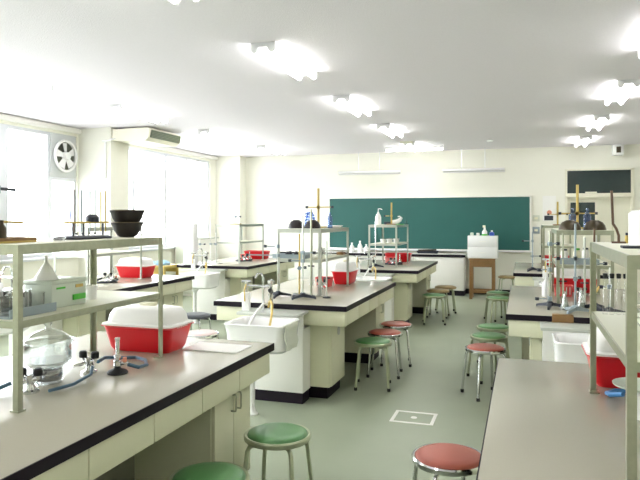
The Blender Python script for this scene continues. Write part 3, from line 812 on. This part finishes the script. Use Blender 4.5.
MB().lathe([(0, 0), (.025, 0), (.028, .06), (.031, .063), (.028, .064), (.024, .055), (.022, .004), (0, .004)], seg=18).build('body', 'lid', cu)
MB().tube([(0, -.028, .05), (0, -.045, .045), (0, -.045, .02), (0, -.027, .015)], .003).build('handle', 'lid', cu)
# glassware: beakers in a wire rack
tag(MB().box(-2.09, -1.79, 1.83, 2.07, MIDZ, MIDZ + .006, .002).box(-2.09, -2.085, 1.83, 2.07, MIDZ + .006, MIDZ + .05).box(-1.795, -1.79, 1.83, 2.07, MIDZ + .006, MIDZ + .035).build('glassware_tray', 'bluegrey'), 'blue-grey tray under the beakers at the left end of the lower tier', 'tray')
def beaker(loc, r=.03, h=.08):
    return MB().lathe([(0, 0), (r, 0), (r, h - .003), (r + .003, h), (r - .001, h), (r - .002, .003), (0, .003)], seg=18).build('glass_beaker', 'glass', loc=loc)
lab_b = ['beaker at the front left of the tray on the left lower tier']
n = 0
for iy in range(3):
    for ix in range(3):
        o = beaker((-2.03 + ix * .09, 1.875 + iy * .078, MIDZ + .0065), .028 + .004 * ((ix + iy) % 2), .07 + .02 * ((ix * 2 + iy) % 2))
        tag(o, 'clear glass beaker standing in the tray on the left foreground lower tier', 'beaker', 'beakers in the tray')
# test tubes with black stoppers on the far table shelf behind
for i in range(4):
    t = thing('stoppered_bottle', (TO['T4'].x - .05 + .0 * i, 5.42 + i * .10, MIDZ), 'clear glass bottle with black stopper in the row behind the left foreground shelf', 'bottle', 'stoppered bottles behind the left shelf')
    MB().lathe([(0, 0), (.022, 0), (.022, .13), (.009, .16), (.009, .20), (0, .20)], seg=12).build('body', 'glass', t)
    MB().lathe([(0, .20), (.012, .20), (.014, .22), (0, .222)], seg=12).build('stopper', 'rubber', t)

# desiccator jar
dj = thing('glass_desiccator', (-1.93, 2.18, TZ), 'large round glass jar with domed lid and grey beads inside', 'glass jar')
MB().lathe([(0, 0), (.055, 0), (.062, .01), (.062, .045), (.058, .055), (.088, .075), (.092, .09), (.092, .15), (.108, .155), (.108, .162), (.088, .162), (.088, .09), (.082, .078), (.052, .056), (.056, .045), (.056, .012), (0, .008)], seg=32).build('body', 'jar', dj)
MB().lathe([(.108, .1625), (.108, .168), (.09, .172), (.06, .196), (.025, .208), (.012, .212), (.010, .222), (.018, .232), (.012, .243), (0, .245), ], seg=32).build('lid', 'jar', dj)
MB().lathe([(0, .009), (.053, .012), (.053, .040), (.03, .046), (0, .045)], seg=24).build('drying_beads', 'stone', dj)
MB().lathe([(0, .082), (.085, .082), (.085, .087), (0, .087)], seg=28).build('inner_plate', 'white', dj)
dj.scale = (1.04, 1.04, 1.08)
tag(MB().loft([rrect(.16, .10, .01, 0), rrect(.16, .10, .01, .004)]).build('paper_sheet', 'paper', loc=(-1.57, 3.04, TZ)), 'white paper sheet lying flat near the corner of the left foreground table', 'paper')

# ---- middle table items
cc = MB()
pts = [(.045 * math.cos(i * .5), .02 * math.sin(i * .5), .04 + .0022 * i) for i in range(50)]
cc.tube(pts, .006, 6)
cc.tube([(-.045, 0, .0), (-.045, 0, .06), (-.02, 0, .15), (.02, 0, .15), (.045, 0, .10), (.045, 0, 0)], .012, 8)
tag(cc.build('glass_condenser', 'bglass', loc=(-1.97, 5.74, TOPZ)), 'pale blue coiled glass piece standing behind the two black bowls', 'glassware')
tag(MB().lathe([(0, 0), (.025, 0), (.025, .10), (.008, .13), (.008, .15), (0, .15)], seg=14).build('glass_bottle', 'bglass', loc=(-1.80, 5.86, TOPZ)), 'pale blue glass bottle beside the yellow stand on the middle shelf', 'bottle')
for i, (x, y) in enumerate(((-1.86, 6.05), (-1.86, 6.23))):
    tag(MB().lathe([(0, 0), (.05, 0), (.085, .018), (.082, .020), (.048, .004), (0, .004)], (x, y, TOPZ), 24).build('evaporating_dish', 'lid'), ['nearer white shallow dish at the right end of the middle shelf', 'farther white shallow dish at the right end of the middle shelf'][i], 'dish')
def rack_tray(loc, lb, m='bluegrey', rz=0.0):
    t = thing('metal_tray', loc, lb, 'tray', None, rz)
    MB().box(-.16, .16, -.10, .10, 0, .006, .002).build('tray_bottom', m, t)
    e = MB()
    for a in ((-.16, .16, -.10, -.095), (-.16, .16, .095, .10), (-.16, -.155, -.095, .095), (.155, .16, -.095, .095)): e.box(*a, .006, .04)
    e.build('tray_rim', m, t)
    return t
rt = rack_tray((-2.06, 5.50, MIDZ), 'blue-grey metal tray at the left end of the middle lower tier')
copy_tree(rt, (.42, 5.52, MIDZ), 'blue-grey metal tray on the lower tier of the right-hand shelf')
for i, (x, y) in enumerate(((-2.10, 5.48), (-2.03, 5.53), (-2.10, 5.55))):
    tag(MB().lathe([(0, 0), (.022, 0), (.022, .035), (.013, .045), (.013, .055), (0, .056)], (x, y, MIDZ + .0065), 12).build('small_jar', 'iron'), 'small dark jar in the blue-grey tray on the middle lower tier', 'jar', 'dark jars in the middle tray')
for i in range(4):
    o = MB().lathe([(0, 0), (.03, 0), (.03, .07), (.033, .073), (.027, .072), (.026, .004), (0, .004)], (-1.95 + .04 * (i % 2), 5.92 + .085 * i, MIDZ), 14).build('glass_beaker', 'glass')
    tag(o, 'clear beaker on the lower tier of the middle shelf', 'beaker', 'beakers on the middle lower tier')
tag(MB().box(-.035, .035, -.05, .05, 0, .028, .003).build('wooden_block', 'brown', loc=(-1.78, 6.18, MIDZ)), 'small brown wooden block at the right end of the middle lower tier', 'block')
# ---- shelf in front of chalkboard
def pump(loc, lb, s=1.0):
    t = thing('pump_bottle', loc, lb, 'pump bottle')
    MB().lathe([(0, 0), (.042 * s, 0), (.045 * s, .01 * s), (.045 * s, .11 * s), (.03 * s, .15 * s), (.014 * s, .175 * s), (.014 * s, .19 * s), (0, .19 * s)], seg=20).build('body', 'white', t)
    MB().tube([(0, 0, .19 * s), (0, 0, .235 * s), (.03 * s, 0, .238 * s), (.06 * s, 0, .225 * s)], .007 * s).build('pump', 'white', t)
    return t
p0 = pump((-2.05, 9.12, TOPZ), 'white pump bottle on top of the shelf in front of the chalkboard')
cmod = thing('wash_bottle', (-1.79, 9.30, TOPZ), 'white tilted squeeze bottle with green base beside the brown stand', 'bottle')
MB().tube([(-.08, 0, .035), (-.02, 0, .04), (.03, 0, .07), (.06, 0, .11)], [.032, .038, .032, .018]).build('body', 'white', cmod)
MB().tube([(.05, 0, .10), (.03, 0, .125), (.0, 0, .12)], .010).build('nozzle', 'white', cmod)
MB().box(-.09, .09, -.04, .04, 0, .010).build('green_mat', 'green', cmod)
tag(MB().box(-.06, .06, -.05, .05, 0, .045, .006).build('black_case', 'iron', loc=(-1.94, 9.34, TOPZ)), 'small black case beside the brown stand on the shelf by the chalkboard', 'case')
tag(MB().lathe([(0, 0), (.018, 0), (.018, .05), (.008, .065), (.008, .08), (0, .08)], (-1.74, 9.72, TOPZ), 12).build('green_bottle', 'chalk'), 'small dark green bottle at the right end of the shelf by the chalkboard', 'bottle')
for i, x in enumerate((-2.0, -1.93, -1.85)):
    tag(MB().lathe([(0, 0), (.035, 0), (.05, .06), (.046, .06), (.032, .004), (0, .004)], (x, 9.25 + .12 * i, MIDZ), 16).build('white_cup', 'lid'), ['left white cup on the lower tier in front of the chalkboard', 'middle white cup on the lower tier in front of the chalkboard', 'right white cup on the lower tier in front of the chalkboard'][i], 'cup')
# ---- right-hand tables
tag(MB().lathe([(0, 0), (.05, 0), (.055, .005), (.055, .112), (.045, .122), (0, .124)], (.395, 2.34, TOPZ), 24).build('white_canister', 'white'), 'white round canister on the shelf at the right edge', 'canister')
tag(MB().tube([(.345, 2.60, TOPZ + .005), (.345, 2.60, TOPZ + .03), (.337, 2.60, TOPZ + .055), (.325, 2.60, TOPZ + .075), (.320, 2.60, TOPZ + .20)], .0050).tube([(.32, 2.60, TOPZ + .004), (.37, 2.60, TOPZ + .004)], .004).build('bent_pipe', 'rust'), 'bent brown metal pipe standing on the right edge shelf', 'pipe')
tag(MB().box(.30, .37, 2.17, 2.23, TOPZ, TOPZ + .008, .002).build('black_clip', 'iron'), 'flat black clip lying on the right edge shelf', 'clip')
sb = [('yellow', 'tiny yellow bottle behind the bent pipe on the right edge shelf'), ('blue', 'tiny blue bottle behind the bent pipe on the right edge shelf')]
for i, (m, lb) in enumerate(sb):
    t = thing('dropper_bottle', (.378 + .018 * i, 2.64, TOPZ), lb, 'bottle')
    MB().lathe([(0, 0), (.007, 0), (.007, .025), (.004, .030), (0, .030)], seg=12).build('body', m, t)
    MB().lathe([(0, .030), (.005, .030), (.0045, .040), (0, .041)], seg=12).build('cap', 'iron', t)
tag(MB().tube([(.445, 2.55, TOPZ), (.445, 2.55, TOPZ + .20)], .005).box(.42, .50, 2.51, 2.59, TOPZ, TOPZ + .01).build('iron_rod_stand', 'rust'), 'dark rod on a foot behind the white canister at the right edge', 'lab stand')
for i in range(4):
    t = thing('stoppered_bottle', (.305 + i * .024, 2.66, MIDZ), 'clear glass bottle with black stopper on the right edge lower tier', 'bottle', 'stoppered bottles at the right edge')
    MB().lathe([(0, 0), (.010, 0), (.010, .09), (.005, .11), (.005, .14), (0, .14)], seg=12).build('body', 'glass', t)
    MB().lathe([(0, .14), (.008, .14), (.009, .158), (0, .160)], seg=12).build('stopper', 'rubber', t)
tag(MB().loft([rrect(.05, .04, .01, 0), rrect(.055, .045, .02, .03), rrect(.03, .03, .02, .07), rrect(.01, .015, .005, .09)]).build('crumpled_towel', 'cloth', loc=(.44, 2.42, MIDZ)), 'crumpled pale towel on the right edge lower tier', 'towel')
wr = thing('wire_rack', (.42, 2.16, MIDZ), 'low chrome wire rack on the right edge lower tier', 'rack')
g = MB()
for x in (-.08, .08):
    for y in (-.12, .12): g.tube([(x, y, 0), (x, y, .09)], .003, 6)
for z in (.045, .09):
    g.tube([(-.08, -.12, z), (.08, -.12, z), (.08, .12, z), (-.08, .12, z), (-.08, -.12, z)], .003, 6)
g.build('frame', 'chrome', wr)
dsh = thing('glass_dish', (.40, 2.64 - .20, TZ), 'round glass dish on a white support behind the right edge post', 'glass dish')
MB().lathe([(0, .0), (.045, 0), (.045, .085), (.03, .09), (0, .09)], seg=20).build('support', 'white', dsh)
MB().lathe([(0, .091), (.04, .092), (.095, .110), (.098, .116), (.093, .115), (.04, .097), (0, .096)], seg=28).build('dish', 'clearp', dsh)
tag(MB().tube([(.36, 2.60, .835), (.32, 2.64, .82), (.315, 2.69, .812), (.35, 2.735, .812), (.40, 2.745, .812), (.46, 2.735, .812), (.53, 2.70, .812), (.58, 2.62, .812)], .0095).build('gas_hose', 'hoseb'), 'bright blue hose curled around the post at the right edge', 'hose')
tag(MB().box(-.07, .07, -.03, .03, 0, .012, .004).box(-.072, .072, -.036, -.028, -.045, .012, .003).build('brown_cloth', 'brown', loc=(.27, 4.80 + .0, TZ)), 'small brown rag folded over the near edge of the right-hand table', 'rag')
for i, (x, y, m) in enumerate(((.34, 5.78, 'lid'), (.45, 5.9, 'knob'), (.53, 6.02, 'lid'))):
    t = thing('sample_jar', (x, y, MIDZ), ['left jar on the lower tier of the right-hand shelf', 'middle jar on the lower tier of the right-hand shelf', 'right jar on the lower tier of the right-hand shelf'][i], 'jar')
    MB().lathe([(0, 0), (.03, 0), (.03, .08), (.02, .09), (.02, .095), (0, .095)], seg=14).build('body', m, t)
    MB().lathe([(0, .095), (.023, .095), (.023, .11), (0, .112)], seg=14).build('lid', 'green' if i == 1 else 'iron', t)
p2 = pump((.20, 5.95, TZ + .0), 'white pump bottle between the stands on the right-hand table', .9)
gb = MB().lathe([(0, 0), (.03, 0), (.03, .12), (.01, .15), (.01, .18), (0, .18)], seg=14).build('glass_bottle', 'bglass', loc=(.40, 5.72, TOPZ))
tag(gb, 'pale blue glass bottle behind the upturned bronze bowls', 'bottle')
copy = gb.copy(); COL.objects.link(copy); copy.location = (.52, 5.76, TOPZ); copy['label'] = 'second pale glass bottle, right behind the bronze bowls'

# ---- window-side extras
yt = thing('wooden_side_table', (-5.42, 8.45, 0), 'small yellow wooden side table by the windows with blue cloths on it', 'table')
MB().box(-.30, .30, -.25, .25, .74, .78, .004).build('tabletop', 'yellow', yt)
for sx in (-1, 1):
    for sy in (-1, 1): MB().box(sx * .26 - .025, sx * .26 + .025, sy * .21 - .025, sy * .21 + .025, 0, .74).build('leg', 'yellow', yt)
for yy in (-.225, .205): MB().box(-.235, .235, yy, yy + .02, .66, .74).build('apron', 'yellow', yt)
for i, (x, y) in enumerate(((-5.52, 8.38), (-5.30, 8.42))):
    c = MB()
    c.loft([rrect(.09, .10, .03, 0), rrect(.10, .11, .03, .03), rrect(.08, .07, .03, .055), rrect(.03, .04, .01, .075)])
    tag(c.build('blue_cloth', 'lblue', loc=(x, y, .7805)), ['left crumpled light blue cloth on the yellow side table', 'right crumpled light blue cloth on the yellow side table'][i], 'cloth')
cbn = thing('low_cabinet', (-6.18, 11.10, 0), 'low pale grey cabinet standing under the far windows', 'cabinet')
MB().box(-.24, .24, -.45, .45, .0, 1.09, .005).build('body', 'whitep', cbn)
MB().box(-.25, .25, -.46, .46, 1.09, 1.115, .004).build('top', 'greyled', cbn)
MB().box(-.20, .22, -.462, -.452, .05, 1.05).build('door', 'cloth', cbn)

# ---- front bench under the chalkboard
bn = thing('front_bench', (-3.0, 12.30, 0), 'long white bench with black edge under the chalkboard', 'bench')
MB().box(-1.95, 1.95, 0, .40, .76, .80, .003).build('worktop', 'whitep', bn)
MB().box(-1.95, 1.95, -.006, 0, .745, .795).build('edge_band', 'black', bn)
for k in range(4): MB().box(-1.93 + k * .965, -1.93 + (k + 1) * .965 - .006, .02, .38, .10, .745, .003).build('panel', 'whitep', bn)
MB().box(-1.92, 1.92, .05, .38, 0, .10).build('plinth', 'black', bn)
pw = [(-3.35, .20), (-3.18, .24), (-3.05, .17)]
for i, (x, h) in enumerate(pw):
    t = thing('white_bottle', (x, 12.45, .8005), ['left white bottle on the bench below the chalkboard', 'tallest white bottle on the bench below the chalkboard', 'right white bottle on the bench below the chalkboard'][i], 'bottle')
    MB().lathe([(0, 0), (.05, 0), (.05, h * .55), (.018, h * .8), (.018, h * .9), (0, h * .9)], seg=14).build('body', 'white', t)
    MB().lathe([(0, h * .9), (.022, h * .9), (.02, h), (0, h)], seg=12).build('cap', 'white', t)
bt = thing('board_eraser_tray', (-1.80, 12.48, .8005), 'long dark tray of tools on the bench under the chalkboard', 'tray')
MB().loft([rrect(.19, .06, .02, 0), rrect(.22, .08, .02, .05), rrect(.21, .07, .02, .05), rrect(.18, .05, .02, .012)]).build('tray', 'iron', bt)
MB().tube([(-.19, 0, .06), (.17, .01, .075)], .018).build('brush', 'bronze', bt)

# ---- wooden stand with white drawer box
wd = thing('wooden_stand', (-.72, 12.05, 0), 'brown wooden stand right of the bench under the chalkboard', 'stand')
MB().box(-.235, .235, -.16, .16, .725, .757, .003).build('tabletop', 'brown', wd)
for sx in (-1, 1):
    for sy in (-1, 1):
        MB().box(sx * .20 - .028, sx * .20 + .028, sy * .13 - .025, sy * .13 + .025, 0, .725).build('leg', 'brown', wd)
for yy in (-.15, .13): MB().box(-.172, .172, yy, yy + .02, .60, .725).build('apron', 'brown', wd)
for yy in (-.15, .12): MB().box(-.172, .172, yy, yy + .03, .12, .17).build('stretcher', 'brown', wd)
db = thing('drawer_box', (-.71, 12.05, .7575), 'white two-drawer box on the brown wooden stand', 'drawer box')
MB().box(-.27, .27, -.15, .17, 0, .42, .006).build('body', 'white', db)
for k in range(2):
    dd = MB().box(-.262, .262, -.162, -.15, .008 + k * .206, .206 + k * .206, .003).build('drawer', 'white', db)
    MB().box(-.06, .06, -.170, -.162, .10 + k * .206, .112 + k * .206).build('pull', 'whitep', dd)
DZ_ = .7575 + .4205
for i, (x, r, h, m, nm, lb) in enumerate(((-.91, .03, .05, 'clearp', 'small_pot', 'left small pale pot on the white drawer box'), (-.80, .03, .045, 'paper', 'small_pot', 'second small pot on the white drawer box'))):
    tag(MB().lathe([(0, 0), (r, 0), (r, h), (r * .8, h + .004), (0, h + .004)], (x, 12.02, DZ_), 14).build(nm, m), lb, 'pot')
t = thing('spray_bottle', (-.68, 12.03, DZ_), 'white spray bottle with green base on the white drawer box', 'spray bottle')
MB().lathe([(0, .03), (.05, .03), (.05, .07), (.022, .11), (.018, .15), (0, .15)], seg=14).build('body', 'white', t)
MB().lathe([(0, 0), (.051, 0), (.051, .03), (0, .03)], seg=14).build('green_base', 'green', t)
MB().box(-.035, .015, -.012, .012, .15, .19, .004).build('trigger_head', 'knob', t)
t = thing('ink_bottle', (-.55, 12.03, DZ_), 'blue bottle with white cap on the white drawer box', 'bottle')
MB().lathe([(0, 0), (.045, 0), (.045, .055), (.02, .07), (0, .07)], seg=14).build('body', 'blue', t)
MB().lathe([(0, .07), (.018, .07), (.018, .10), (0, .10)], seg=12).build('cap', 'white', t)

for i, (x, y, h, m, lb) in enumerate(((-1.80, 5.285, .78, 'steel', 'tall dark upright tube rising past the right black bowl on the middle table'),
                                   (-1.64, 5.24, .50, 'steel_mid', 'slim chrome upright tube right of the stands on the middle table'),
                                   (.30, 5.28, .58, 'steel', 'thin dark upright tube just behind the near left shelf post on the right-hand table'),
                                   (.46, 5.30, .55, 'steel_mid', 'thin chrome upright tube in the middle of the stands on the right-hand table'))):
    t = thing('burette', (x, y, TZ), lb, 'burette')
    MB().lathe([(0, 0), (.035, 0), (.035, .01), (.008, .014), (0, .014)], seg=16).build('foot', 'iron', t)
    MB().tube([(0, 0, .014), (0, 0, h)], .008).build('tube', m, t)
    MB().tube([(-.03, 0, h * .35), (.03, 0, h * .35)], .006).build('stopcock', 'iron', t)
for i, (x, y, h) in enumerate(((.42, 5.16, .17), (.305, 5.15, .14))):
    t = thing('glass_flask', (x, y, TZ), ['taller glass flask among the stands on the right-hand table', 'shorter glass flask among the stands on the right-hand table'][i], 'flask')
    MB().lathe([(0, 0), (.035, 0), (.037, .01), (.012, h * .7), (.012, h), (.009, h), (.009, h * .7), (.033, .01), (0, .006)], seg=16).build('body', 'jar', t)
    MB().lathe([(0, .007), (.032, .011), (.022, h * .35), (0, h * .35)], seg=16).build('liquid', 'clearp', t)
